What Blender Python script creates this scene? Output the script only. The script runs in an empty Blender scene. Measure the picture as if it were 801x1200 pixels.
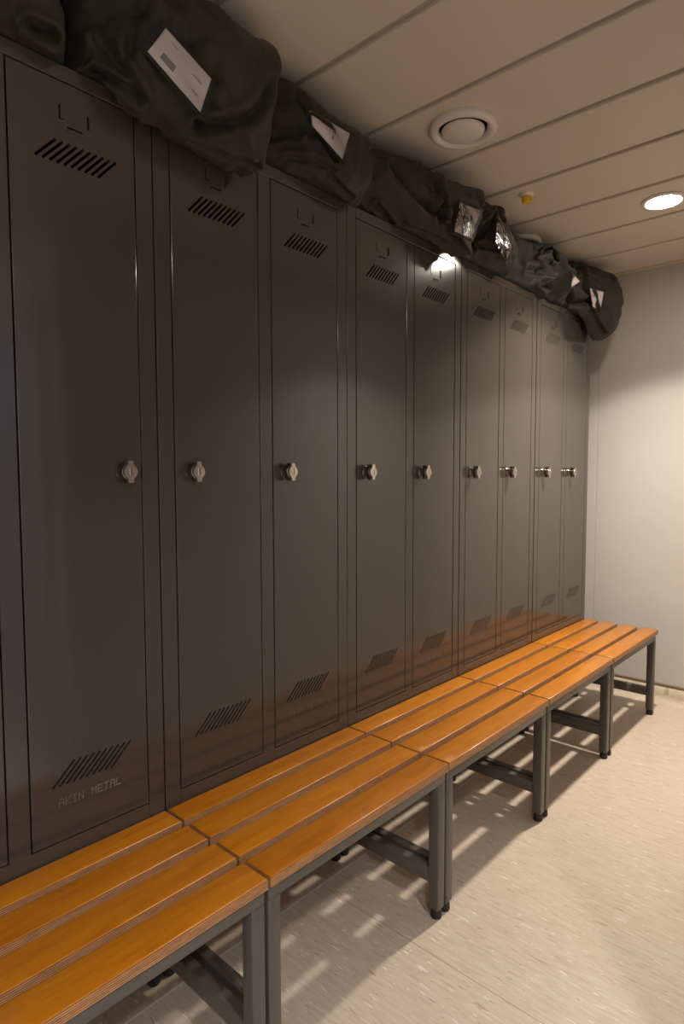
import bpy, bmesh, math, random
from mathutils import Vector, Matrix, noise
from mathutils.bvhtree import BVHTree

SC = bpy.context.scene
C = SC.collection
random.seed(7)

# ------------------------------------------------------------------ materials
def mat(name, col, rough=0.5, metal=0.0, spec=0.5, coat=0.0, coat_rough=0.1):
    m = bpy.data.materials.new(name); m.use_nodes = True
    b = m.node_tree.nodes['Principled BSDF']
    b.inputs['Base Color'].default_value = (*col, 1)
    b.inputs['Roughness'].default_value = rough
    b.inputs['Metallic'].default_value = metal
    b.inputs['Specular IOR Level'].default_value = spec
    b.inputs['Coat Weight'].default_value = coat
    b.inputs['Coat Roughness'].default_value = coat_rough
    return m

def nodes(m):
    return m.node_tree.nodes, m.node_tree.links, m.node_tree.nodes['Principled BSDF']

def add(n, t, **kw):
    x = n.new(t)
    for k, v in kw.items(): setattr(x, k, v)
    return x

def coords(n, l, scale, rot=(0, 0, 0), kind='Object'):
    tc = add(n, 'ShaderNodeTexCoord'); mp = add(n, 'ShaderNodeMapping')
    mp.inputs['Scale'].default_value = scale; mp.inputs['Rotation'].default_value = rot
    l.new(tc.outputs[kind], mp.inputs['Vector'])
    return mp.outputs['Vector']

def noise_tex(n, l, vec, scale, detail=4, rough=0.55, dist=0.0):
    t = add(n, 'ShaderNodeTexNoise')
    t.inputs['Scale'].default_value = scale; t.inputs['Detail'].default_value = detail
    t.inputs['Roughness'].default_value = rough; t.inputs['Distortion'].default_value = dist
    if vec: l.new(vec, t.inputs['Vector'])
    return t.outputs['Fac']

def ramp(n, l, fac, stops, interp='LINEAR'):
    r = add(n, 'ShaderNodeValToRGB'); r.color_ramp.interpolation = interp
    e = r.color_ramp.elements
    while len(e) < len(stops): e.new(0.5)
    for s, (p, c) in zip(e, stops):
        s.position = p; s.color = (*c, 1) if len(c) == 3 else c
    l.new(fac, r.inputs['Fac'])
    return r.outputs['Color']

def mix(n, l, fac, a, b, blend='MIX'):
    x = add(n, 'ShaderNodeMix', data_type='RGBA', blend_type=blend)
    for s, v in ((x.inputs[0], fac), (x.inputs[6], a), (x.inputs[7], b)):
        if hasattr(v, 'is_linked'): l.new(v, s)
        elif isinstance(v, (int, float)): s.default_value = v
        else: s.default_value = (*v, 1)
    return x.outputs[2]

def bump(n, l, b, h, strength, dist):
    x = add(n, 'ShaderNodeBump')
    x.inputs['Strength'].default_value = strength; x.inputs['Distance'].default_value = dist
    l.new(h, x.inputs['Height']); l.new(x.outputs['Normal'], b.inputs['Normal'])

def locker_paint():
    m = mat('locker_paint', (0.060, 0.051, 0.043), 0.14, 0, 0.6, 0.3, 0.06)
    n, l, b = nodes(m)
    f = noise_tex(n, l, coords(n, l, (1, 1, 1)), 3.0, 3)
    r = add(n, 'ShaderNodeMapRange'); r.inputs['To Min'].default_value = 0.11; r.inputs['To Max'].default_value = 0.18
    l.new(f, r.inputs['Value']); l.new(r.outputs['Result'], b.inputs['Roughness'])
    g = noise_tex(n, l, coords(n, l, (1, 1, 1)), 260.0, 2)
    bump(n, l, b, g, 0.03, 0.0006)
    return m

def steel_paint():
    m = mat('bench_paint', (0.095, 0.085, 0.075), 0.36, 0, 0.5)
    n, l, b = nodes(m)
    g = noise_tex(n, l, coords(n, l, (1, 1, 1)), 400.0, 2)
    bump(n, l, b, g, 0.05, 0.0005)
    return m

def varnished_wood():
    m = mat('varnished_wood', (0.5, 0.2, 0.04), 0.34, 0, 0.5, 0.35, 0.22)
    n, l, b = nodes(m)
    oi = add(n, 'ShaderNodeObjectInfo')
    tc = add(n, 'ShaderNodeTexCoord')
    off = add(n, 'ShaderNodeVectorMath', operation='ADD')
    sc = add(n, 'ShaderNodeVectorMath', operation='SCALE')
    cb = add(n, 'ShaderNodeCombineXYZ')
    l.new(oi.outputs['Random'], cb.inputs[0]); l.new(oi.outputs['Random'], cb.inputs[1])
    l.new(cb.outputs[0], sc.inputs[0]); sc.inputs['Scale'].default_value = 9.0
    l.new(tc.outputs['Object'], off.inputs[0]); l.new(sc.outputs[0], off.inputs[1])
    mp = add(n, 'ShaderNodeMapping'); mp.inputs['Scale'].default_value = (2.2, 14, 14)
    mp.inputs['Rotation'].default_value = (0, 0, 0.05)
    l.new(off.outputs[0], mp.inputs['Vector'])
    f = noise_tex(n, l, mp.outputs[0], 2.2, 6, 0.6, 0.8)
    c1 = ramp(n, l, f, [(0.3, (0.44, 0.140, 0.002)), (0.52, (0.535, 0.185, 0.004)), (0.72, (0.60, 0.222, 0.007))])
    mp2 = add(n, 'ShaderNodeMapping'); mp2.inputs['Scale'].default_value = (6, 160, 160)
    l.new(off.outputs[0], mp2.inputs['Vector'])
    f2 = noise_tex(n, l, mp2.outputs[0], 1.5, 3, 0.6)
    c2 = ramp(n, l, f2, [(0.35, (0.86, 0.84, 0.8)), (0.6, (1, 1, 1))])
    c = mix(n, l, 1.0, c1, c2, 'MULTIPLY')
    # per-board tint
    t = ramp(n, l, oi.outputs['Random'], [(0, (0.88, 0.84, 0.8)), (1, (1.0, 1.0, 1.0))])
    c = mix(n, l, 1.0, c, t, 'MULTIPLY')
    l.new(c, b.inputs['Base Color'])
    return m

def ply_edge():
    m = mat('plywood_edge', (0.4, 0.2, 0.1), 0.5, 0, 0.35)
    n, l, b = nodes(m)
    v = coords(n, l, (1, 1, 1))
    sx = add(n, 'ShaderNodeSeparateXYZ'); l.new(v, sx.inputs[0])
    w = add(n, 'ShaderNodeMath', operation='MULTIPLY'); w.inputs[1].default_value = 1 / 0.0042
    l.new(sx.outputs[2], w.inputs[0])
    fr = add(n, 'ShaderNodeMath', operation='FRACT'); l.new(w.outputs[0], fr.inputs[0])
    c1 = ramp(n, l, fr.outputs[0], [(0.0, (0.24, 0.095, 0.035)), (0.42, (0.28, 0.115, 0.042)), (0.5, (0.56, 0.31, 0.15)), (0.92, (0.50, 0.27, 0.12)), (1.0, (0.25, 0.10, 0.035))])
    f = noise_tex(n, l, coords(n, l, (8, 8, 90)), 3.0, 4, 0.7)
    c2 = ramp(n, l, f, [(0.38, (0.55, 0.5, 0.45)), (0.55, (1, 1, 1))])
    l.new(mix(n, l, 0.7, c1, c2, 'MULTIPLY'), b.inputs['Base Color'])
    return m

def vinyl_floor():
    m = mat('vinyl_floor', (0.6, 0.52, 0.42), 0.42, 0, 0.35)
    n, l, b = nodes(m)
    # streaks run across the room (along Y)
    a = noise_tex(n, l, coords(n, l, (62, 7, 1), (0, 0, 0.10)), 1.6, 6, 0.62, 0.4)
    base = ramp(n, l, a, [(0.30, (0.50, 0.415, 0.325)), (0.5, (0.585, 0.495, 0.395)), (0.70, (0.63, 0.55, 0.455))])
    f1 = noise_tex(n, l, coords(n, l, (105, 15, 1), (0, 0, 0.12)), 1.3, 2, 0.5, 0.5)
    m1 = ramp(n, l, f1, [(0.655, (0, 0, 0)), (0.70, (1, 1, 1))])
    c = mix(n, l, m1, base, (0.42, 0.32, 0.215))
    f2 = noise_tex(n, l, coords(n, l, (110, 17, 1), (0, 0, 0.08)), 1.25, 2, 0.5, 0.5)
    m2 = ramp(n, l, f2, [(0.66, (0, 0, 0)), (0.71, (1, 1, 1))])
    c = mix(n, l, m2, c, (0.80, 0.755, 0.68))
    l.new(c, b.inputs['Base Color'])
    bump(n, l, b, a, 0.12, 0.0012)
    r = ramp(n, l, a, [(0.3, (0.36, 0.36, 0.36)), (0.7, (0.5, 0.5, 0.5))])
    l.new(r, b.inputs['Roughness'])
    return m

def wall_paint(name, col, rough=0.45):
    m = mat(name, col, rough, 0, 0.4)
    n, l, b = nodes(m)
    f = noise_tex(n, l, coords(n, l, (1, 1, 1)), 1.3, 3)
    c = ramp(n, l, f, [(0.3, tuple(x * 0.96 for x in col)), (0.7, tuple(min(1, x * 1.03) for x in col))])
    l.new(c, b.inputs['Base Color'])
    g = noise_tex(n, l, coords(n, l, (1, 1, 1)), 300, 2)
    bump(n, l, b, g, 0.03, 0.0005)
    return m

def bag_fabric(name, col, sheen=0.05, rough=0.46):
    m = mat(name, col, rough, 0, 0.35)
    n, l, b = nodes(m)
    b.inputs['Sheen Weight'].default_value = sheen
    f = noise_tex(n, l, coords(n, l, (1, 1, 1)), 9.0, 5, 0.6)
    c = ramp(n, l, f, [(0.3, tuple(x * 0.8 for x in col)), (0.7, tuple(x * 1.15 for x in col))])
    l.new(c, b.inputs['Base Color'])
    w = add(n, 'ShaderNodeTexWave'); w.inputs['Scale'].default_value = 420; w.inputs['Distortion'].default_value = 1.5
    l.new(coords(n, l, (1, 0.6, 1), (0.4, 0.3, 0.6)), w.inputs['Vector'])
    g = noise_tex(n, l, coords(n, l, (1, 1, 1)), 38, 5, 0.65, 0.6)
    ad = add(n, 'ShaderNodeMath', operation='MULTIPLY_ADD'); ad.inputs[1].default_value = 0.15
    l.new(w.outputs['Fac'], ad.inputs[0]); l.new(g, ad.inputs[2])
    bump(n, l, b, ad.outputs[0], 0.45, 0.006)
    return m

def emitter(name, col, strength):
    m = bpy.data.materials.new(name); m.use_nodes = True
    n = m.node_tree.nodes; l = m.node_tree.links
    n.remove(n['Principled BSDF'])
    e = n.new('ShaderNodeEmission'); e.inputs[0].default_value = (*col, 1); e.inputs[1].default_value = strength
    l.new(e.outputs[0], n['Material Output'].inputs[0])
    return m

LAMP = (1.0, 0.895, 0.775)
M = dict(
    paint=locker_paint(), steel=steel_paint(), wood=varnished_wood(), ply=ply_edge(), floor=vinyl_floor(),
    wall=wall_paint('wall_panel', (0.60, 0.57, 0.535)), ceil=wall_paint('ceiling_panel', (0.66, 0.58, 0.49), 0.4),
    groove=mat('ceiling_groove', (0.44, 0.39, 0.33), 0.6), trim=mat('cove_trim', (0.24, 0.175, 0.12), 0.5),
    seam=mat('floor_weld_light', (0.72, 0.67, 0.60), 0.35), seam_dark=mat('floor_weld_dark', (0.46, 0.365, 0.265), 0.45),
    white=mat('white_plastic', (0.72, 0.66, 0.60), 0.35), yellow=mat('yellow_plastic', (0.75, 0.50, 0.02), 0.4),
    chrome=mat('chrome', (0.75, 0.72, 0.68), 0.18, 1.0), chrome_dark=mat('dark_chrome', (0.22, 0.20, 0.18), 0.22, 1.0),
    nickel=mat('satin_nickel', (0.56, 0.53, 0.49), 0.27, 1.0), engrave=mat('engraved', (0.16, 0.14, 0.13), 0.5, 0.5),
    rubber=mat('black_rubber', (0.012, 0.012, 0.012), 0.5), dots=mat('stamped_dots_sparkle', (0.24, 0.215, 0.19), 0.25, 0.4),  # dots paler than the door paint: their light sparkle is put into the colour
    glass=emitter('lamp_diffuser', LAMP, 85.0), blue=wall_paint('blue_reflection_door', (0.22, 0.27, 0.42)),
    card=mat('paper_card', (0.66, 0.58, 0.56), 0.5), ink=mat('printed_ink', (0.24, 0.21, 0.22), 0.6),
    tape=mat('black_webbing', (0.012, 0.012, 0.012), 0.65),
)
def clear_plastic(name, strength, ior):
    m = bpy.data.materials.new(name); m.use_nodes = True
    n, l = m.node_tree.nodes, m.node_tree.links
    n.remove(n['Principled BSDF'])
    tr = n.new('ShaderNodeBsdfTransparent'); gl = n.new('ShaderNodeBsdfGlossy'); gl.inputs['Roughness'].default_value = .10
    mx = n.new('ShaderNodeMixShader'); fr = n.new('ShaderNodeFresnel'); fr.inputs['IOR'].default_value = ior
    g = noise_tex(n, l, coords(n, l, (1, 1, 1)), 30, 3, 0.6, 1.2)
    bp = n.new('ShaderNodeBump'); bp.inputs['Strength'].default_value = strength; bp.inputs['Distance'].default_value = .008
    l.new(g, bp.inputs['Height']); l.new(bp.outputs[0], gl.inputs['Normal']); l.new(bp.outputs[0], fr.inputs['Normal'])
    l.new(fr.outputs[0], mx.inputs[0]); l.new(tr.outputs[0], mx.inputs[1]); l.new(gl.outputs[0], mx.inputs[2])
    l.new(mx.outputs[0], n['Material Output'].inputs[0])
    return m
M['vinyl'] = clear_plastic('clear_vinyl', .05, 1.25)
M['vinyl_shiny'] = clear_plastic('clear_vinyl_creased', .4, 1.28)

# ------------------------------------------------------------------ mesh helpers
def bm_box(bm, x0, x1, y0, y1, z0, z1, mi=0, bev=0.0, seg=1):
    vs = [bm.verts.new(p) for p in ((x0,y0,z0),(x1,y0,z0),(x1,y1,z0),(x0,y1,z0),(x0,y0,z1),(x1,y0,z1),(x1,y1,z1),(x0,y1,z1))]
    fs = [bm.faces.new([vs[i] for i in q]) for q in ((3,2,1,0),(4,5,6,7),(0,1,5,4),(1,2,6,5),(2,3,7,6),(3,0,4,7))]
    for f in fs: f.material_index = mi
    if bev:
        es = list({e for f in fs for e in f.edges})
        r = bmesh.ops.bevel(bm, geom=es, offset=bev, segments=seg, profile=0.5, affect='EDGES', clamp_overlap=True)
        for f in r['faces']: f.material_index = mi
    return vs

def bm_lathe(bm, prof, cx, cy, axis='z', n=32, mi=0, base=0.0):
    """profile [(r, h)] turned about an axis through (cx, cy); axis 'y' turns about Y with cx->x, cy->z"""
    rings = []
    for r, h in prof:
        ring = []
        for i in range(n):
            a = 2 * math.pi * i / n
            if axis == 'z': p = (cx + r * math.cos(a), cy + r * math.sin(a), base + h)
            else: p = (cx + r * math.cos(a), base + h, cy + r * math.sin(a))
            ring.append(bm.verts.new(p))
        rings.append(ring)
    for A, B in zip(rings, rings[1:]):
        for i in range(n):
            f = bm.faces.new((A[i], A[(i + 1) % n], B[(i + 1) % n], B[i])); f.material_index = mi
    for ring in (rings[0], rings[-1]):
        f = bm.faces.new(ring); f.material_index = mi
    return rings

def bm_tube(bm, pts, r, n=10, mi=0, flat=1.0):
    rings = []
    pts = [Vector(p) for p in pts]
    for i, p in enumerate(pts):
        t = (pts[min(i + 1, len(pts) - 1)] - pts[max(i - 1, 0)]).normalized()
        s = t.cross(Vector((0.2, 0.3, 1))).normalized(); u = s.cross(t)
        rr = r[i] if isinstance(r, (list, tuple)) else r
        rings.append([bm.verts.new(p + s * rr * math.cos(2*math.pi*k/n) + u * rr * flat * math.sin(2*math.pi*k/n)) for k in range(n)])
    for A, B in zip(rings, rings[1:]):
        for i in range(n):
            f = bm.faces.new((A[i], A[(i+1) % n], B[(i+1) % n], B[i])); f.material_index = mi
    for R in (rings[0], rings[-1]):
        f = bm.faces.new(R); f.material_index = mi

def finish(bm, name, mats, parent=None, smooth=False, angle=None):
    bmesh.ops.recalc_face_normals(bm, faces=bm.faces)
    me = bpy.data.meshes.new(name); bm.to_mesh(me); bm.free()
    for m in (mats if isinstance(mats, (list, tuple)) else [mats]): me.materials.append(m)
    if smooth or angle:
        for p in me.polygons: p.use_smooth = True
        if angle: me.set_sharp_from_angle(angle=math.radians(angle))
    o = bpy.data.objects.new(name, me); C.objects.link(o)
    if parent: o.parent = parent
    return o

def thing(name, label, cat, loc=(0, 0, 0), group=None):
    o = bpy.data.objects.new(name, None); C.objects.link(o)
    o.location = loc; o['label'] = label; o['category'] = cat
    o.empty_display_size = 0.05
    if group: o['group'] = group
    return o

def tag(o, label, cat, group=None):
    o['label'] = label; o['category'] = cat
    if group: o['group'] = group

def structure(o):
    o['kind'] = 'structure'; return o

def dup(root, loc, label, group):
    r = root.copy(); C.objects.link(r); r.location = loc
    r['label'] = label; r['group'] = group
    for ch in list(root.children):
        c = ch.copy(); C.objects.link(c); c.parent = r
        for g in list(ch.children):
            d = g.copy(); C.objects.link(d); d.parent = c
    return r

# ------------------------------------------------------------------ room
XR, YB, YF, XL, YR = 3.02, 0.53, -1.32, -2.3, -2.9
XP = 0.33                 # free end of the facing partition
ZC = 2.495
def box_obj(name, x0, x1, y0, y1, z0, z1, m, bev=0):
    bm = bmesh.new(); bm_box(bm, x0, x1, y0, y1, z0, z1, 0, bev)
    return finish(bm, name, m)
structure(box_obj('floor', XL - .1, XR + .1, YR - .1, YB + .1, -0.08, 0, M['floor']))
structure(box_obj('wall_back', XL - .1, XR + .1, YB, YB + .08, 0, ZC + .1, M['wall']))
structure(box_obj('wall_left', XL - .08, XL, YR, YB, 0, ZC + .1, M['wall']))
structure(box_obj('wall_rear', XL - .1, XP + .2, YR - .08, YR, 0, ZC + .1, M['wall']))
structure(box_obj('wall_front', XP, XR + .08, YF - .1, YF, 0, ZC + .1, M['wall']))
structure(box_obj('wall_side', XP, XP + .1, YR, YF - .1, 0, ZC + .1, M['wall']))
# end wall in panels with a fine joint
bm = bmesh.new()
ys = [YF, -1.17, -0.57, 0.03, YB]
for a, b in zip(ys, ys[1:]): bm_box(bm, XR, XR + .06, a + .0008, b - .0008, 0, ZC + .1, 0, 0.0012)
bm_box(bm, XR + .004, XR + .08, YF, YB, 0, ZC + .1)
structure(finish(bm, 'wall_right', M['wall']))
# ceiling planks with recessed joints running across the room
bm = bmesh.new()
jx = [0.517 + 0.354 * k for k in range(-8, 8)]
edges = [XL] + [x for x in jx if XL < x < XR] + [XR + .02]
for a, b in zip(edges, edges[1:]):
    bm_box(bm, a + .013, b - .013, YR, YB, ZC, ZC + .03, 0, 0.003)
bm_box(bm, XL, XR + .02, YR, YB, ZC + .012, ZC + .05, 1)
structure(finish(bm, 'ceiling', [M['ceil'], M['groove']]))
# coved skirting: floor vinyl rolled up the wall, brown strip on top
def cove(name, along):
    bm = bmesh.new()
    prof = [(0.062, 0.0003), (0.045, 0.004), (0.028, 0.012), (0.014, 0.027), (0.007, 0.045), (0.005, 0.098), (0.0, 0.098)]
    rows = []
    for s in (0, 1):
        rows.append([bm.verts.new(along(d, z, s)) for d, z in prof])
    for i in range(len(prof) - 1): bm.faces.new((rows[0][i], rows[0][i+1], rows[1][i+1], rows[1][i]))
    structure(finish(bm, name, M['floor'], smooth=True))
    bm = bmesh.new()
    p = [(0, .098), (.008, .098), (.008, .108), (.004, .111), (0, .111)]
    rows = [[bm.verts.new(along(d, z, s)) for d, z in p] for s in (0, 1)]
    for i in range(len(p)): bm.faces.new((rows[0][i], rows[0][(i+1) % 5], rows[1][(i+1) % 5], rows[1][i]))
    for r in rows: bm.faces.new(r)
    return structure(finish(bm, name.replace('baseboard', 'trim'), M['trim']))
o = cove('baseboard_right', lambda d, z, s: (XR - d, (YF, YB)[s], z)); o.name = 'trim_1'
o = cove('baseboard_front', lambda d, z, s: ((XP, XR)[s], YF + d, z)); o.name = 'trim_2'
# welded joints between floor sheets
bm = bmesh.new(); bm_box(bm, 2.1115, 2.1145, YF, YB, 0, 0.0006); bm_box(bm, XL, 2.11, -.0215, -.0185, 0, 0.0006)
o = structure(finish(bm, 'trim_3', M['seam']))
bm = bmesh.new(); bm_box(bm, .5425, .5455, YF, -.03, 0, 0.0006)
o = structure(finish(bm, 'trim_4', M['seam_dark']))
# added unseen door, coloured blue-grey for the bluish reflection in the lockers
bm = bmesh.new()
bm_box(bm, XP - .035, XP - .001, -2.35, -1.50, 0.01, 2.05, 0, .003)
bm_box(bm, XP - .045, XP - .002, -2.41, -2.355, 0, 2.11, 1, .003); bm_box(bm, XP - .045, XP - .002, -1.495, -1.44, 0, 2.11, 1, .003)
bm_box(bm, XP - .045, XP - .002, -2.355, -1.495, 2.055, 2.11, 1, .003)
d1 = structure(finish(bm, 'added_door_1', [M['blue'], M['wall']]))
bm = bmesh.new()
bm_tube(bm, [(XP - .03, -2.27, 1.05), (XP - .085, -2.27, 1.05), (XP - .09, -2.26, 1.05), (XP - .09, -2.15, 1.05)], 0.009)
finish(bm, 'door_handle', M['chrome'], d1, smooth=True)

# ------------------------------------------------------------------ lamps
def beam_profile(L):
    """luminous intensity of the reflector against the angle from its axis (what an IES file would hold)"""
    L.use_nodes = True
    n, l = L.node_tree.nodes, L.node_tree.links
    e = n.get('Emission') or n.new('ShaderNodeEmission')
    tc = n.new('ShaderNodeTexCoord'); sx = n.new('ShaderNodeSeparateXYZ'); ab = n.new('ShaderNodeMath'); ab.operation = 'ABSOLUTE'
    l.new(tc.outputs['Normal'], sx.inputs[0]); l.new(sx.outputs[2], ab.inputs[0])
    cv = n.new('ShaderNodeFloatCurve'); c = cv.mapping.curves[0]
    pts = [(0.0, .10), (math.cos(math.radians(60)), .20), (math.cos(math.radians(53)), .225), (math.cos(math.radians(45)), .37),
           (math.cos(math.radians(36)), .57), (math.cos(math.radians(22)), .85), (1.0, 1.0)]
    c.points[0].location = pts[0]; c.points[1].location = pts[-1]
    for p in pts[1:-1]: c.points.new(*p)
    cv.mapping.update()
    l.new(ab.outputs[0], cv.inputs['Value']); l.new(cv.outputs[0], e.inputs['Strength'])

def downlight(x, y, label, energy, tint=LAMP):
    t = thing('ceiling_downlight', label, 'lamp', (x, y, ZC))
    bm = bmesh.new()
    R = bm_lathe(bm, [(.086, .0), (.088, -.004), (.084, -.008), (.072, -.009), (.068, -.006), (.067, -.002), (.067, .0)], 0, 0, n=56)
    finish(bm, 'trim_ring', M['white'], t, angle=50)
    bm = bmesh.new(); bm_lathe(bm, [(.0665, -.001), (.0665, -.0035), (.064, -.0045), (.03, -.005)], 0, 0, n=56)
    finish(bm, 'diffuser', M['glass'], t, angle=50)
    L = bpy.data.lights.new('downlight_beam', 'SPOT'); L.energy = energy; L.color = tint
    L.spot_size = math.radians(121); L.spot_blend = 0.22; L.shadow_soft_size = 0.05
    beam_profile(L)
    lo = bpy.data.objects.new('downlight_beam', L); C.objects.link(lo); lo.parent = t; lo.location = (0, 0, -.062)
    return t
downlight(2.1165, -0.552, 'round recessed downlight, lit, with white rim in the ceiling near the end wall', 158)
downlight(-0.30, -1.92, 'recessed downlight behind the viewer, outside the aisle', 72, (1.0, 0.93, 0.90))
downlight(-1.55, -2.25, 'added fill downlight, unseen behind the viewer, for the reflections in the lockers', 150, (0.86, 0.92, 1.0))  # added cool fill lamp, brightens the rear walls mirrored in the lockers

# ------------------------------------------------------------------ vents, sprinkler cap
def vent(x, y, label):
    t = thing('ceiling_vent', label, 'vent', (x, y, ZC), 'round white ceiling air valves')
    bm = bmesh.new()
    prof = [(.113, 0), (.114, -.010), (.110, -.017), (.100, -.021), (.090, -.019), (.082, -.010), (.080, .0)]
    bm_lathe(bm, prof, 0, 0, n=64)
    finish(bm, 'rim', M['white'], t, angle=60)
    bm = bmesh.new(); bm_lathe(bm, [(.030, -.001), (.062, -.004), (.072, -.012), (.070, -.020), (.060, -.025), (.02, -.027)], 0, 0, n=64)
    finish(bm, 'disc', M['white'], t, angle=60)
    return t
vent(1.046, -0.215, 'round white ceiling air valve, fully visible above the middle kit bags')
vent(2.14, 0.13, 'round white ceiling air valve half hidden behind the kit bags')
t = thing('sprinkler_cap', 'small yellow capped sprinkler head on the ceiling between vent and lamp', 'sprinkler', (1.662, -0.145, ZC))
bm = bmesh.new(); bm_lathe(bm, [(.030, 0), (.030, -.004), (.022, -.009), (.014, -.010)], 0, 0, n=32); finish(bm, 'base_plate', M['white'], t, angle=50)
bm = bmesh.new(); bm_lathe(bm, [(.015, -.009), (.017, -.012), (.018, -.030), (.015, -.036), (.006, -.037)], 0, 0, n=28)
bm_box(bm, -.006, .006, -.024, -.013, -.034, -.014, 0, .002)
finish(bm, 'cap', M['yellow'], t, angle=50)

# ------------------------------------------------------------------ lockers
CW, CH, CD, Z0 = 0.695, 1.75, 0.50, 0.45      # cabinet width, height, depth, underside
ZT, ZBD = 2.1675, 0.5056                      # door top / bottom
AE, CE = 0.043, 0.0221                        # stile widths
DW = CW / 2 - AE - CE                         # door width
FONT = {'A': ('01110','10001','10001','11111','10001','10001','10001'), 'K': ('10001','10010','10100','11000','10100','10010','10001'),
        'I': ('01110','00100','00100','00100','00100','00100','01110'), 'N': ('10001','11001','11001','10101','10011','10011','10001'),
        'M': ('10001','11011','10101','10101','10001','10001','10001'), 'E': ('11111','10000','10000','11110','10000','10000','11111'),
        'T': ('11111','00100','00100','00100','00100','00100','00100'), 'L': ('10000','10000','10000','10000','10000','10000','11111'), ' ': ('00000',)*7}

def door_mesh():
    """door origin: centre of the front face at its bottom edge (local z 0 = door bottom)"""
    H = ZT - ZBD; g = 0.0031
    bm = bmesh.new(); bm_box(bm, -DW/2 + g, DW/2 - g, 0.0, 0.018, g, H - g, 0, 0.0016, 2)
    body = finish(bm, 'door', M['paint'])
    bm = bmesh.new()
    def slot(xa, za, xb, zb, w):
        a, b = Vector((xa, 0, za)), Vector((xb, 0, zb)); d = (b - a).normalized(); s = Vector((-d.z, 0, d.x)) * w / 2
        q = [a - s, b - s, b + s, a + s]
        lo = [bm.verts.new((p.x, -.01, p.z)) for p in q]; hi = [bm.verts.new((p.x, .03, p.z)) for p in q]
        bm.faces.new(lo); bm.faces.new(hi[::-1])
        for i in range(4): bm.faces.new((lo[i], hi[i], hi[(i+1) % 4], lo[(i+1) % 4]))
    for k in range(10):
        x = -.087 + .0151 * k
        slot(x, 1.992 - ZBD, x + .044, 2.040 - ZBD, .0056)
        slot(x - .005, .634 - ZBD, x + .045, .684 - ZBD, .0056)
    slot(-.033, 2.086 - ZBD, -.033, 2.116 - ZBD, .0034); slot(-.0306, 2.0874 - ZBD, -.0235, 2.0874 - ZBD, .0026)
    slot(.0295, 2.086 - ZBD, .0295, 2.114 - ZBD, .0042)
    slot(-.018, 2.074 - ZBD, .016, 2.074 - ZBD, .0036)
    bmesh.ops.recalc_face_normals(bm, faces=bm.faces)
    cut = finish(bm, 'cutter', M['paint'])
    md = body.modifiers.new('b', 'BOOLEAN'); md.object = cut; md.operation = 'DIFFERENCE'; md.solver = 'EXACT'; md.use_self = True
    dg = bpy.context.evaluated_depsgraph_get()
    me = bpy.data.meshes.new_from_object(body.evaluated_get(dg)); me.name = 'door'
    body.modifiers.clear()
    bpy.data.objects.remove(cut); bpy.data.objects.remove(body)
    # bent tabs of the card holder
    bm = bmesh.new(); bm.from_mesh(me)
    bm_box(bm, .0335, .0405, -.0022, .001, 2.0885 - ZBD, 2.1135 - ZBD, 0, .0006)
    bm_box(bm, -.018, .016, -.0026, .001, 2.0665 - ZBD, 2.0712 - ZBD, 0, .0006)
    bm.to_mesh(me); bm.free()
    for p in me.polygons: p.use_smooth = False
    return me

def lettering_mesh(text='AKIN METAL'):
    bm = bmesh.new(); p = .00252; x = -.079
    for ch in text:
        for r, row in enumerate(FONT[ch]):
            for c, v in enumerate(row):
                if v == '1':
                    cx, cz = x + c * p, .604 - ZBD - r * p * 1.1
                    bm_lathe(bm, [(.0009, .0002), (.0008, -.0005), (.0004, -.0008)], cx, cz, 'y', 8)
        x += p * (6 if ch != 'I' else 5.6)
    bmesh.ops.recalc_face_normals(bm, faces=bm.faces)
    me = bpy.data.meshes.new('stamped_lettering'); bm.to_mesh(me); bm.free(); me.materials.append(M['dots'])
    return me

def lock_mesh():
    """turn lock: dark chrome barrel with a round-bodied thumb lever standing off the door"""
    bm = bmesh.new()
    bm_lathe(bm, [(.021, .0004), (.021, -.004), (.018, -.008), (.017, -.022), (.0185, -.025), (.0185, -.029), (.016, -.031)], 0, 0, 'y', 32, 0)
    # wings on the barrel
    bm_box(bm, -.007, .007, -.030, -.012, -.026, .026, 0, .002, 2)
    # front plate: disc with two tabs
    bm_lathe(bm, [(.0175, -.0305), (.0175, -.0355), (.0165, -.0375), (.006, -.038)], 0, 0, 'y', 36, 1)
    for s in (-1, 1):
        pr = [(.0105, .012), (.0068, .0175), (.0062, .0255), (-.0062, .0255), (-.0068, .0175), (-.0105, .012)]
        lo = [bm.verts.new((x, -.0372, s * z)) for x, z in pr]; hi = [bm.verts.new((x, -.0302, s * z)) for x, z in pr]
        f = [bm.faces.new(lo), bm.faces.new(hi[::-1])] + [bm.faces.new((lo[i], hi[i], hi[(i+1) % 6], lo[(i+1) % 6])) for i in range(6)]
        for q in f: q.material_index = 1
    # key way: raised oval with dark slot
    bm_box(bm, -.0045, .0045, -.0392, -.037, -.0105, .0105, 1, .001)
    bm_box(bm, -.0018, .0018, -.0396, -.038, -.0075, .0075, 2, .0004)
    bmesh.ops.recalc_face_normals(bm, faces=bm.faces)
    me = bpy.data.meshes.new('turn_lock'); bm.to_mesh(me); bm.free()
    for m in (M['chrome_dark'], M['nickel'], M['engrave']): me.materials.append(m)
    for p in me.polygons: p.use_smooth = True
    me.set_sharp_from_angle(angle=math.radians(35))
    return me

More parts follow.
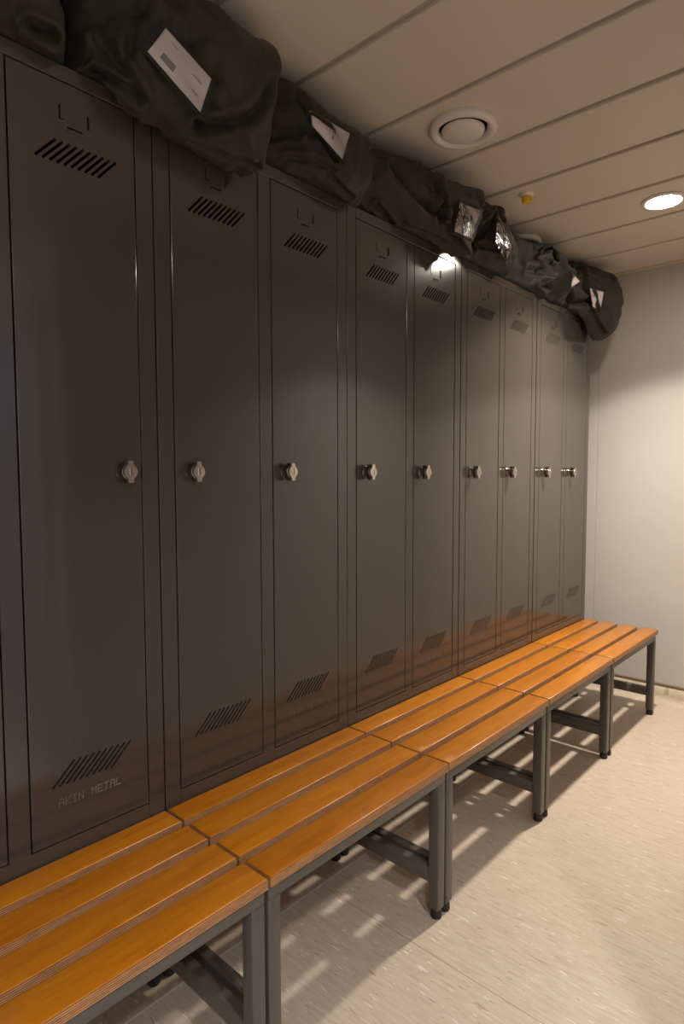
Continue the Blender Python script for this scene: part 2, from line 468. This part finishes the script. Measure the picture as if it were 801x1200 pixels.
def cabinet_mesh():
    """origin: middle of the front, at the underside"""
    bm = bmesh.new(); w = CW / 2; top, bot = ZT - Z0, ZBD - Z0
    t = .0012
    def sheet(*a): bm_box(bm, *a, 0, t)
    sheet(-w, -w + .016, .0, CD, 0, CH); sheet(w - .016, w, .0, CD, 0, CH)              # sides
    sheet(-w + .016, w - .016, .02, CD, CH - .016, CH); sheet(-w + .016, w - .016, .02, CD, 0, .016)
    sheet(-w + .016, w - .016, CD - .012, CD, .016, CH - .016)
    # front frame
    sheet(-w + .0005, -w + AE, -.0002, .03, 0, CH); sheet(w - AE, w - .0005, -.0002, .03, 0, CH)
    sheet(-CE, CE, -.0002, .03, bot, top)
    sheet(-w + AE, w - AE, -.0002, .03, top, CH); sheet(-w + AE, w - AE, -.0002, .03, 0, bot)
    sheet(-.008, .008, .03, CD - .012, .016, CH - .016)                                  # divider
    bmesh.ops.recalc_face_normals(bm, faces=bm.faces)
    me = bpy.data.meshes.new('cabinet_body'); bm.to_mesh(me); bm.free(); me.materials.append(M['paint'])
    return me

DM, LM, KM, CM = door_mesh(), lettering_mesh(), lock_mesh(), cabinet_mesh()
def child(name, me, parent, loc):
    o = bpy.data.objects.new(name, me); C.objects.link(o); o.parent = parent; o.location = loc
    return o
JX = [-0.6985, 0.0, 0.6985, 1.3945, 2.0965, 2.797]
CX = [(a + b) / 2 for a, b in zip(JX, JX[1:])]
LOCKER_LABELS = [
    'dark grey two-door steel locker nearest the camera, cut off by the left edge',
    'dark grey two-door steel locker under the big sagging bag',
    'dark grey two-door steel locker with a lamp glint on its upper right door',
    'dark grey two-door steel locker second from the end wall',
    'dark grey two-door steel locker beside the pale end wall, last of the row',
]
for i, (cx, lab) in enumerate(zip(CX, LOCKER_LABELS)):
    t = thing('locker_cabinet', lab, 'locker', (cx, 0, Z0), 'two-door lockers in a row')
    child('cabinet_body', CM, t, (0, 0, 0))
    for s in (-1, 1):
        d = child('door', DM, t, (s * (CE + DW / 2), 0, ZBD - Z0))
        edge = 1 if (i == 0 and s == 1) else -1
        k = child('turn_lock', KM, d, (edge * (DW / 2 - .049), 0, 1.334 - ZBD))
        if s == 1: child('stamped_lettering', LM, d, (0, 0, 0))

# ------------------------------------------------------------------ benches
ZS, TS = 0.474, 0.024
SL = [(-.004, -.079), (-.101, -.187), (-.211, -.296), (-.318, -.402)]
def slat_mesh(y0, y1, L):
    bm = bmesh.new()
    bm_box(bm, -L/2, L/2, y1, y0, -TS, 0, 0)
    es = [e for e in bm.edges if all(v.co.z > -.001 for v in e.verts)]
    bmesh.ops.bevel(bm, geom=es, offset=.0045, segments=3, profile=0.5, affect='EDGES')
    ve = [e for e in bm.edges if abs(e.verts[0].co.z - e.verts[1].co.z) > .01]
    bmesh.ops.recalc_face_normals(bm, faces=bm.faces)
    bm.normal_update()
    for f in bm.faces: f.material_index = 1 if (abs(f.normal.z) < .35) else 0
    me = bpy.data.meshes.new('slat'); bm.to_mesh(me); bm.free()
    me.materials.append(M['wood']); me.materials.append(M['ply'])
    for p in me.polygons: p.use_smooth = True
    me.set_sharp_from_angle(angle=math.radians(40))
    return me
BL = 0.6915
slats = [slat_mesh(a, b, BL) for a, b in SL]
LG = .035; RZ0, RZ1 = .414, .4495
def part_box(name, parent, *a, bev=.003, m='steel'):
    bm = bmesh.new(); bm_box(bm, *a, 0, bev, 2); return finish(bm, name, M[m], parent, angle=50)
def foot(parent, x, y):
    bm = bmesh.new(); bm_lathe(bm, [(.008, .036), (.015, .034), (.015, .024), (.0165, .021), (.0175, .004), (.016, 0)], x, y, n=20)
    return finish(bm, 'rubber_foot', M['rubber'], parent, angle=40)
def make_bench():
    t = thing('slatted_bench', '', 'bench', (0, 0, 0), 'slatted benches along the lockers')
    for me in slats: child('slat', me, t, (0, 0, ZS))
    h = BL / 2 - .0015
    part_box('front_rail', t, -h, h, -.392, -.392 + LG, RZ0, RZ1)
    part_box('rear_rail', t, -h + LG, h - LG, .02, .02 + LG, RZ0, RZ1)
    for s in (-1, 1):
        xa, xb = (-h, -h + LG) if s < 0 else (h - LG, h)
        part_box('side_rail', t, xa, xb, -.392 + LG, .5, RZ0, RZ1)
        part_box('stretcher', t, xa + .003, xb - .003, -.392 + LG, .02, .105, .150)
        for y in (-.392, .02, .455):
            l = part_box('leg', t, xa, xb, y, y + LG, .030, RZ0)
            foot(l, (xa + xb) / 2, y + LG / 2)
    return t
bench = make_bench()
BENCH_LABELS = [
    'slatted orange wood bench nearest the camera, its near end outside the frame',
    'slatted wood bench second from the camera, below the locker with the big bag hanging over',
    'slatted wood bench in the middle of the row, third from the camera',
    'slatted wood bench second from the end wall, brightly lit',
    'slatted wood bench at the far end, its end leg near the wall skirting',
]
for i, (cx, lab) in enumerate(zip(CX, BENCH_LABELS)):
    if i == 0: bench.location = (cx, 0, 0); bench['label'] = lab
    else: dup(bench, (cx, 0, 0), lab, bench['group'])

# camera (needed below only for its numbers)
F_PX, PITCH, YAW, ROLL = 720.87, 0.0618, 0.7392, -0.0024
CAM = Vector((-0.8212, -1.3608, 1.3277))
fw = Vector((math.cos(YAW)*math.cos(PITCH), math.sin(YAW)*math.cos(PITCH), -math.sin(PITCH)))
r0 = Vector((math.sin(YAW), -math.cos(YAW), 0)); u0 = r0.cross(fw)
rt = r0*math.cos(ROLL) + u0*math.sin(ROLL); up = -r0*math.sin(ROLL) + u0*math.cos(ROLL)
cd = bpy.data.cameras.new('camera'); cam = bpy.data.objects.new('camera', cd); C.objects.link(cam)
cd.sensor_fit = 'HORIZONTAL'; cd.sensor_width = 36; cd.lens = 36 * F_PX / 801
cam.matrix_world = Matrix(((rt.x, up.x, -fw.x, CAM.x), (rt.y, up.y, -fw.y, CAM.y), (rt.z, up.z, -fw.z, CAM.z), (0, 0, 0, 1)))
SC.camera = cam
def ray_dir(px, py):
    return (fw + rt*(px - 400.5)/F_PX - up*(py - 600)/F_PX).normalized()

# ------------------------------------------------------------------ kit bags on the lockers
TOP = Z0 + CH
def cat(p0, p1, p2, p3, t):
    return tuple(0.5 * (2*b + (c - a)*t + (2*a - 5*b + 4*c - d)*t*t + (3*b - a - 3*c + d)*t**3) for a, b, c, d in zip(p0, p1, p2, p3))

def poly_dist(p, segs):
    best = 9.0; sgn = 1.0
    for a, b in segs:
        ab = b - a; t = max(0.0, min(1.0, (p - a).dot(ab) / max(ab.length_squared, 1e-9)))
        q = a + ab*t; d = (p - q).length
        if d < best: best = d; sgn = 1.0 if (p - q).z >= 0 else -1.0
    return best, sgn

def bag_mesh(B, nu=120, nv=150):
    """loft a sagging bag through stations (x, front y, back y, bottom z, top z, lean), then fold and crease the cloth"""
    st, seed, fold, amp, ex = B['st'], B['seed'], B['fold'], B['amp'], B.get('ex', 3.4)
    sec = []
    for i in range(nu + 1):
        f = i / nu * (len(st) - 1); k = min(int(f), len(st) - 2); tt = f - k
        sec.append(cat(st[max(k-1, 0)], st[k], st[k+1], st[min(k+2, len(st)-1)], tt))
    cap = 12; rings = []
    def ring(s, scale, dx):
        x, y0, y1, z0, z1, ln = s
        cy, cz, ry, rz = (y0+y1)/2, (z0+z1)/2, (y1-y0)/2*scale, (z1-z0)/2*scale
        out = []
        for j in range(nv):
            a = 2*math.pi*j/nv; c, sn = math.cos(a), math.sin(a)
            yy = math.copysign(abs(c)**(2/ex), c); zz = math.copysign(abs(sn)**(2/ex), sn)
            out.append(Vector((x + dx + ln*zz*rz, cy + ry*yy, cz + rz*zz)))
        return out
    capd = B.get('cap', .035)
    for i in range(cap):
        a = math.pi/2 * (i + .35) / (cap + .35)
        rings.append(ring(sec[0], math.sin(a)**.55, -capd*math.cos(a)))
    for s in sec: rings.append(ring(s, 1, 0))
    for i in reversed(range(cap)):
        a = math.pi/2 * (i + .35) / (cap + .35)
        rings.append(ring(sec[-1], math.sin(a)**.55, capd*math.cos(a)))
    bm = bmesh.new()
    R = [[bm.verts.new(p) for p in r] for r in rings]
    for A, Bq in zip(R, R[1:]):
        for j in range(nv): bm.faces.new((A[j], A[(j+1) % nv], Bq[(j+1) % nv], Bq[j]))
    bm.faces.new(R[0]); bm.faces.new(R[-1][::-1])
    bmesh.ops.recalc_face_normals(bm, faces=bm.faces); bm.normal_update()
    bvh = BVHTree.FromBMesh(bm)
    creases = []
    for pts, depth, width in B.get('creases', []):
        hits = [bvh.ray_cast(CAM, ray_dir(*q))[0] for q in pts]
        hits = [h for h in hits if h]
        if len(hits) > 1: creases.append((list(zip(hits, hits[1:])), depth, width))
    pulls = []
    for q, vec, rad in B.get('pulls', []):
        h = bvh.ray_cast(CAM, ray_dir(*q))[0]
        if h: pulls.append((h, Vector(vec), rad))
    off = Vector((seed*3.7, seed*1.9, seed*5.3))
    ca, sa = math.cos(fold), math.sin(fold)
    new = {}
    for v in bm.verts:
        p = v.co; n = v.normal
        w = Vector((noise.noise(p*5 + off), noise.noise(p*5 + off*2), noise.noise(p*5 - off))) * .05
        q = Vector((p.x*ca + p.z*sa, p.y, -p.x*sa + p.z*ca)) + w         # along / across the folds
        big = noise.noise(p*4.6 + off)
        f1 = 1 - abs(noise.noise(Vector((q.x*3.0, q.y*5, q.z*9)) + off)) * 2.4
        f2 = 1 - abs(noise.noise(Vector((q.x*6, q.y*9, q.z*20)) - off)) * 2.4
        f3 = 1 - abs(noise.noise(Vector((q.z*9 + p.y*4, q.y*10, q.x*16)) + off*3)) * 2.4
        fine = noise.noise(p*34 + off)
        d = 1.15*amp*(1.15*big + .95*f1 + .60*f2 + .30*f3 - .9) + .0012*fine
        for segs, depth, width in creases:
            r, sg = poly_dist(p, segs)
            if r < width*4:
                d += -1.5*depth*math.exp(-(r/width)**2) + .8*depth*math.exp(-((r - 1.9*width)/(width*.9))**2)*(1.0 if sg > 0 else .45)
        q = p + n*d
        for c, vec, rad in pulls: q = q + vec*math.exp(-((p - c).length/rad)**2)
        new[v] = q
    for v, p in new.items(): v.co = p
    bmesh.ops.smooth_vert(bm, verts=bm.verts, factor=.3, use_axis_x=True, use_axis_y=True, use_axis_z=True)
    lo, hi = B['x']
    for v in bm.verts:                                                # lie on the locker tops, sag over the front edge
        p = v.co
        p.z = min(p.z, B.get('zmax', ZC - .006))
        k = max(0.0, -.02 - p.y)
        p.x = max(lo + k*B.get('kl', 0), min(hi + k*B.get('kr', 0), p.x)); p.y = min(p.y, YB - .01)
        if p.z < TOP + .003 and p.y > -.03: p.z = TOP + .003
    return bm

def drape(bvh, corners, nrm, off, nu=28, nv=20):
    """lay a stiff rectangular card on the cloth: it follows the broad curve of the bag and rides on the ridges"""
    a, b, c, d = [Vector(p) for p in corners]
    P, T = [], []
    for j in range(nv + 1):
        rp, rt_ = [], []
        for i in range(nu + 1):
            u, w = i/nu, j/nv
            p = (a*(1-u) + b*u)*(1-w) + (d*(1-u) + c*u)*w
            h = bvh.ray_cast(p - nrm*.35, nrm)[0]
            rp.append(p); rt_.append(max(-.05, min(.03, (h - p).dot(nrm))) if h else 0.0)
        P.append(rp); T.append(rt_)
    S = [r[:] for r in T]
    for _ in range(45):
        N = [r[:] for r in S]
        for j in range(nv + 1):
            for i in range(nu + 1):
                q = [S[jj][ii] for jj, ii in ((j-1, i), (j+1, i), (j, i-1), (j, i+1)) if 0 <= jj <= nv and 0 <= ii <= nu]
                N[j][i] = .4*S[j][i] + .6*sum(q)/len(q)
        S = N
    lift = min(.032, max(0.0, max(S[j][i] - T[j][i] for j in range(nv+1) for i in range(nu+1))))
    return [[(P[j][i] + nrm*(S[j][i] - lift), -nrm) for i in range(nu + 1)] for j in range(nv + 1)]

def patch_from_grid(name, g, m, parent, u0, u1, v0, v1, off, thick=.0012, n=12, k=8):
    def at(u, w):
        x, y = u*(len(g[0])-1), w*(len(g)-1); i, j = max(0, min(int(x), len(g[0])-2)), max(0, min(int(y), len(g)-2)); fx, fy = x-i, y-j
        P = [g[j][i], g[j][i+1], g[j+1][i+1], g[j+1][i]]; W = [(1-fx)*(1-fy), fx*(1-fy), fx*fy, (1-fx)*fy]
        return sum((q[0]*w_ for q, w_ in zip(P, W)), Vector()), sum((q[1]*w_ for q, w_ in zip(P, W)), Vector()).normalized()
    bm = bmesh.new(); lo, hi = [], []
    for j in range(k+1):
        rl, rh = [], []
        for i in range(n+1):
            p, nn = at(u0 + (u1-u0)*i/n, v0 + (v1-v0)*j/k)
            rl.append(bm.verts.new(p + nn*off)); rh.append(bm.verts.new(p + nn*(off+thick)))
        lo.append(rl); hi.append(rh)
    for L in (lo, hi):
        for j in range(k):
            for i in range(n): bm.faces.new((L[j][i], L[j][i+1], L[j+1][i+1], L[j+1][i]))
    for j in range(k):
        for i in (0, n): bm.faces.new((lo[j][i], lo[j+1][i], hi[j+1][i], hi[j][i]))
    for i in range(n):
        for j in (0, k): bm.faces.new((lo[j][i], lo[j][i+1], hi[j][i+1], hi[j][i]))
    return finish(bm, name, m, parent, smooth=True)

#  stations: x, front y, back y, bottom z, top z, lean
BAGS = [
 dict(label='black kit bag nearest the camera, cut off by the upper left corner', seed=1, fold=.5, amp=.012, mat='olive', x=(-.9, -.202), kr=.1,
      st=[(-.78,-.03,.30,2.20,2.40,0),(-.62,-.07,.38,2.20,2.45,0),(-.46,-.07,.40,2.20,2.47,0),(-.34,-.08,.38,2.20,2.46,0),(-.235,-.08,.34,2.17,2.46,0)],
      creases=[([(36,32),(60,42),(82,60)], .02, .012), ([(60,60),(75,70),(92,79)], .012, .01)], lab=None),
 dict(label='large black kit bag sagging over the locker front with a creased card window', seed=2, fold=-.75, amp=.012, mat='olive', x=(-.192, .335), kl=.1,
      st=[(-.16,-.06,.34,2.16,2.44,.05),(-.08,-.11,.42,2.13,2.47,.1),(.06,-.14,.43,2.11,2.475,.12),(.17,-.15,.43,2.10,2.475,.12),(.265,-.145,.40,2.10,2.47,.12)], ex=3.8,
      creases=[([(212,34),(232,62),(254,92)], .016, .011), ([(234,150),(268,145),(300,132),(316,104)], .022, .013), ([(114,39),(140,75),(165,114)], .014, .012),
               ([(108,84),(140,100),(162,116)], .012, .010), ([(100,22),(130,10),(165,6)], .022, .016), ([(222,166),(260,182),(296,190)], .012, .008), ([(150,60),(158,30)], .012, .010)],
      pulls=[((290,182),(.012,-.005,-.012),.05), ((318,80),(.006,0,.012),.035)],
      piping=[(222,53),(246,51),(270,55),(297,68),(321,80)],
      lab=dict(px=[(168.5,58),(192,29),(250,94),(237,137)], ink=1)),
 dict(label='black kit bag with a bent white card, its top sloping down to the right', seed=3, fold=-.35, amp=.012, mat='black', x=(.342, .75),
      st=[(.365,-.02,.34,2.18,2.475,0),(.44,-.06,.38,2.175,2.465,.0),(.54,-.08,.40,2.175,2.43,.05),(.62,-.10,.40,2.165,2.42,.1),(.705,-.10,.36,2.155,2.41,.12)], ex=3.4,
      creases=[([(313,143),(330,147),(350,148),(380,154)], .02, .012), ([(330,89),(349,113),(362,130)], .014, .011), ([(380,160),(388,172),(394,184)], .014, .009),
               ([(312,160),(335,155),(350,158)], .012, .009), ([(388,205),(400,222),(412,232)], .008, .008), ([(340,185),(370,190),(392,196)], .007, .010)],
      lab=dict(px=[(364,146),(362,128),(412,157),(402,190)], ink=2)),
 dict(label='black kit bag with a square shiny clear window on its right end', seed=4, fold=-.6, amp=.014, mat='black', x=(.76, 1.345), kr=1.0, pulls=[((543,290),(.035,-.01,-.03),.035)],
      st=[(.79,-.02,.34,2.195,2.42,.1),(.88,-.045,.40,2.195,2.44,.15),(1.02,-.07,.42,2.19,2.46,.25),(1.18,-.12,.42,2.175,2.46,.35),(1.325,-.135,.38,2.155,2.445,.4)], ex=3.4,
      creases=[([(460,197),(472,212),(485,227),(503,242),(520,252)], .024, .015), ([(500,196),(512,214),(520,232),(516,256)], .022, .012), ([(442,242),(450,252),(457,262)], .014, .010),
               ([(486,198),(502,198)], .014, .008), ([(470,262),(490,270),(520,285)], .010, .010), ([(520,258),(530,275),(545,292)], .010, .007)],
      lab=dict(px=[(531,272),(538,236),(564,247),(553,281)], ink=3)),
 dict(label='dark kit bag with a narrow upright white window, behind the square-window bag', seed=5, fold=-.9, amp=.010, mat='black', x=(1.36, 1.74), kl=1.0,
      st=[(1.37,-.02,.36,2.18,2.475,0),(1.44,-.05,.40,2.175,2.485,0),(1.52,-.08,.42,2.165,2.48,0),(1.60,-.10,.40,2.16,2.45,-.05),(1.67,-.10,.36,2.16,2.40,-.1)], ex=3.0,
      creases=[([(550,290),(565,272),(582,252)], .02, .012), ([(560,287),(578,291),(592,293)], .010, .009), ([(574,236),(580,248),(588,258)], .012, .009)],
      lab=dict(px=[(580,283),(583,250),(600,290),(593,309)], ink=0)),
 dict(label='rumpled bluish grey kit bag with a curled strap and a half-hidden white card', seed=6, fold=.2, amp=.017, mat='blue', x=(1.752, 2.44), zmax=2.462,
      st=[(1.79,-.01,.34,2.185,2.40,0),(1.90,-.03,.38,2.18,2.44,0),(2.06,-.05,.40,2.175,2.475,0),(2.24,-.07,.40,2.165,2.48,0),(2.38,-.06,.36,2.16,2.46,0)], ex=3.2,
      creases=[([(616,316),(640,319),(663,321)], .02, .014), ([(646,298),(660,312),(668,326)], .022, .014), ([(636,352),(650,356)], .010, .008), ([(622,334),(632,344)], .014, .010),
               ([(630,296),(644,290),(655,292)], .016, .012)],
      lab=dict(px=[(642,331),(670,318),(680,330),(656,347)], ink=0)),
 dict(label='dark olive kit bag overhanging the last locker beside the end wall', seed=7, fold=-.7, amp=.012, mat='olive', x=(2.45, 3.0), pulls=[((712,328),(.085,-.02,.02),.026), ((714,350),(-.07,.02,0),.035), ((714,384),(.02,-.02,-.02),.05)],
      st=[(2.47,-.03,.34,2.17,2.42,0),(2.56,-.07,.38,2.14,2.46,0),(2.66,-.12,.40,2.10,2.475,.1),(2.75,-.16,.40,2.065,2.465,.12),(2.82,-.16,.36,2.07,2.43,.12)], ex=3.0,
      creases=[([(677,316),(684,334),(690,351)], .024, .016), ([(664,354),(680,355),(695,352)], .022, .014), ([(690,358),(697,374),(704,388)], .014, .012)],
      lab=dict(px=[(694,360),(690,337),(708,342),(703,366)], ink=4)),
]
FAB = dict(olive=bag_fabric('olive_black_canvas', (0.031, 0.028, 0.021)), black=bag_fabric('black_canvas', (0.029, 0.025, 0.021)),
           blue=bag_fabric('blue_grey_canvas', (0.034, 0.033, 0.033)))

PRINT = {0: [], 1: [(.22 + .05*i, .26 + .05*i, .20, .42) for i in range(4)] + [(.30, .33, .72, .84), (.62, .65, .66, .84), (.67, .69, .70, .82), (.80, .82, .2, .34)],
         2: [(.35, .55, .58, .63), (.60, .63, .40, .62), (.70, .72, .30, .5)], 3: [(.55, .72, .60, .72), (.25, .32, .5, .62)],
         4: [(.60, .66, .14, .40), (.80, .82, .15, .6), (.26, .30, .35, .6)]}
for B in BAGS:
    x_mid = sum(q[0] for q in B['st'])/len(B['st'])
    t = thing('kit_bag', B['label'], 'bag', (x_mid, .15, TOP), 'kit bags piled on the lockers')
    bm = bag_mesh(B)
    bvh = BVHTree.FromBMesh(bm)
    inv = Matrix.Translation(-Vector((x_mid, .15, TOP)))
    def local(o): o.data.transform(inv); return o
    body = local(finish(bm, 'bag_body', FAB[B['mat']], t, smooth=True))
    if B.get('piping'):
        pts = [bvh.ray_cast(CAM, ray_dir(*q)) for q in B['piping']]
        pts = [h[0] for h in pts if h[0]]
        fine = []
        for a, b in zip(pts, pts[1:]):
            for k in range(8):
                h = bvh.find_nearest(a.lerp(b, k/8)); fine.append(h[0])
        bm = bmesh.new(); bm_tube(bm, fine, .0032, 8); local(finish(bm, 'seam_piping', FAB[B['mat']], t, smooth=True))
    if B['mat'] == 'blue':
        pts = []
        for q in [(634,313),(630,304),(634,296),(643,292),(651,296),(653,304),(648,309),(642,306)]:
            h = bvh.ray_cast(CAM, ray_dir(*q)); pts.append(h[0] + h[1]*.014)
        sm = [Vector(cat(pts[max(i-1, 0)], pts[i], pts[i+1], pts[min(i+2, len(pts)-1)], k/6)) for i in range(len(pts)-1) for k in range(6)]
        bm = bmesh.new(); bm_tube(bm, sm, .017, 12, 0, .35); local(finish(bm, 'carry_strap', FAB[B['mat']], t, smooth=True))
    if B['lab']:
        cs, ds = [], []
        for q in B['lab']['px']:
            d = ray_dir(*q); h = bvh.ray_cast(CAM, d)
            cs.append(h[0] if h[0] else CAM + d*((-.1 - CAM.y)/d.y)); ds.append(d)
        dm = sum(ds, Vector()).normalized()
        g = drape(bvh, cs, dm, .003)
        win = local(patch_from_grid('window_frame', g, M['tape'], t, -.06, 1.06, -.06, 1.06, .0016, .0012, 28, 20))
        card = local(patch_from_grid('name_card', g, M['card'], win, .05, .97, .05, .95, .0034, .0006, 28, 20))
        for (a, b_, c, d_) in PRINT[B['lab']['ink']]:
            local(patch_from_grid('printed_line', g, M['ink'], win, a, b_, c, d_, .0043, .0003, 8, 8))
        local(patch_from_grid('clear_film', g, M['vinyl_shiny' if B['seed'] in (4, 5) else 'vinyl'], win, .0, 1.0, .0, 1.0, .0058, .0006, 28, 20))

# ------------------------------------------------------------------ world, view
w = bpy.data.worlds.new('world'); SC.world = w; w.use_nodes = True
w.node_tree.nodes['Background'].inputs[0].default_value = (0.02, 0.02, 0.022, 1)
w.node_tree.nodes['Background'].inputs[1].default_value = 1.0
vs = SC.view_settings
vs.view_transform = 'Standard'; vs.look = 'None'; vs.gamma = 1.0; vs.use_curve_mapping = False
vs.exposure = 0.6
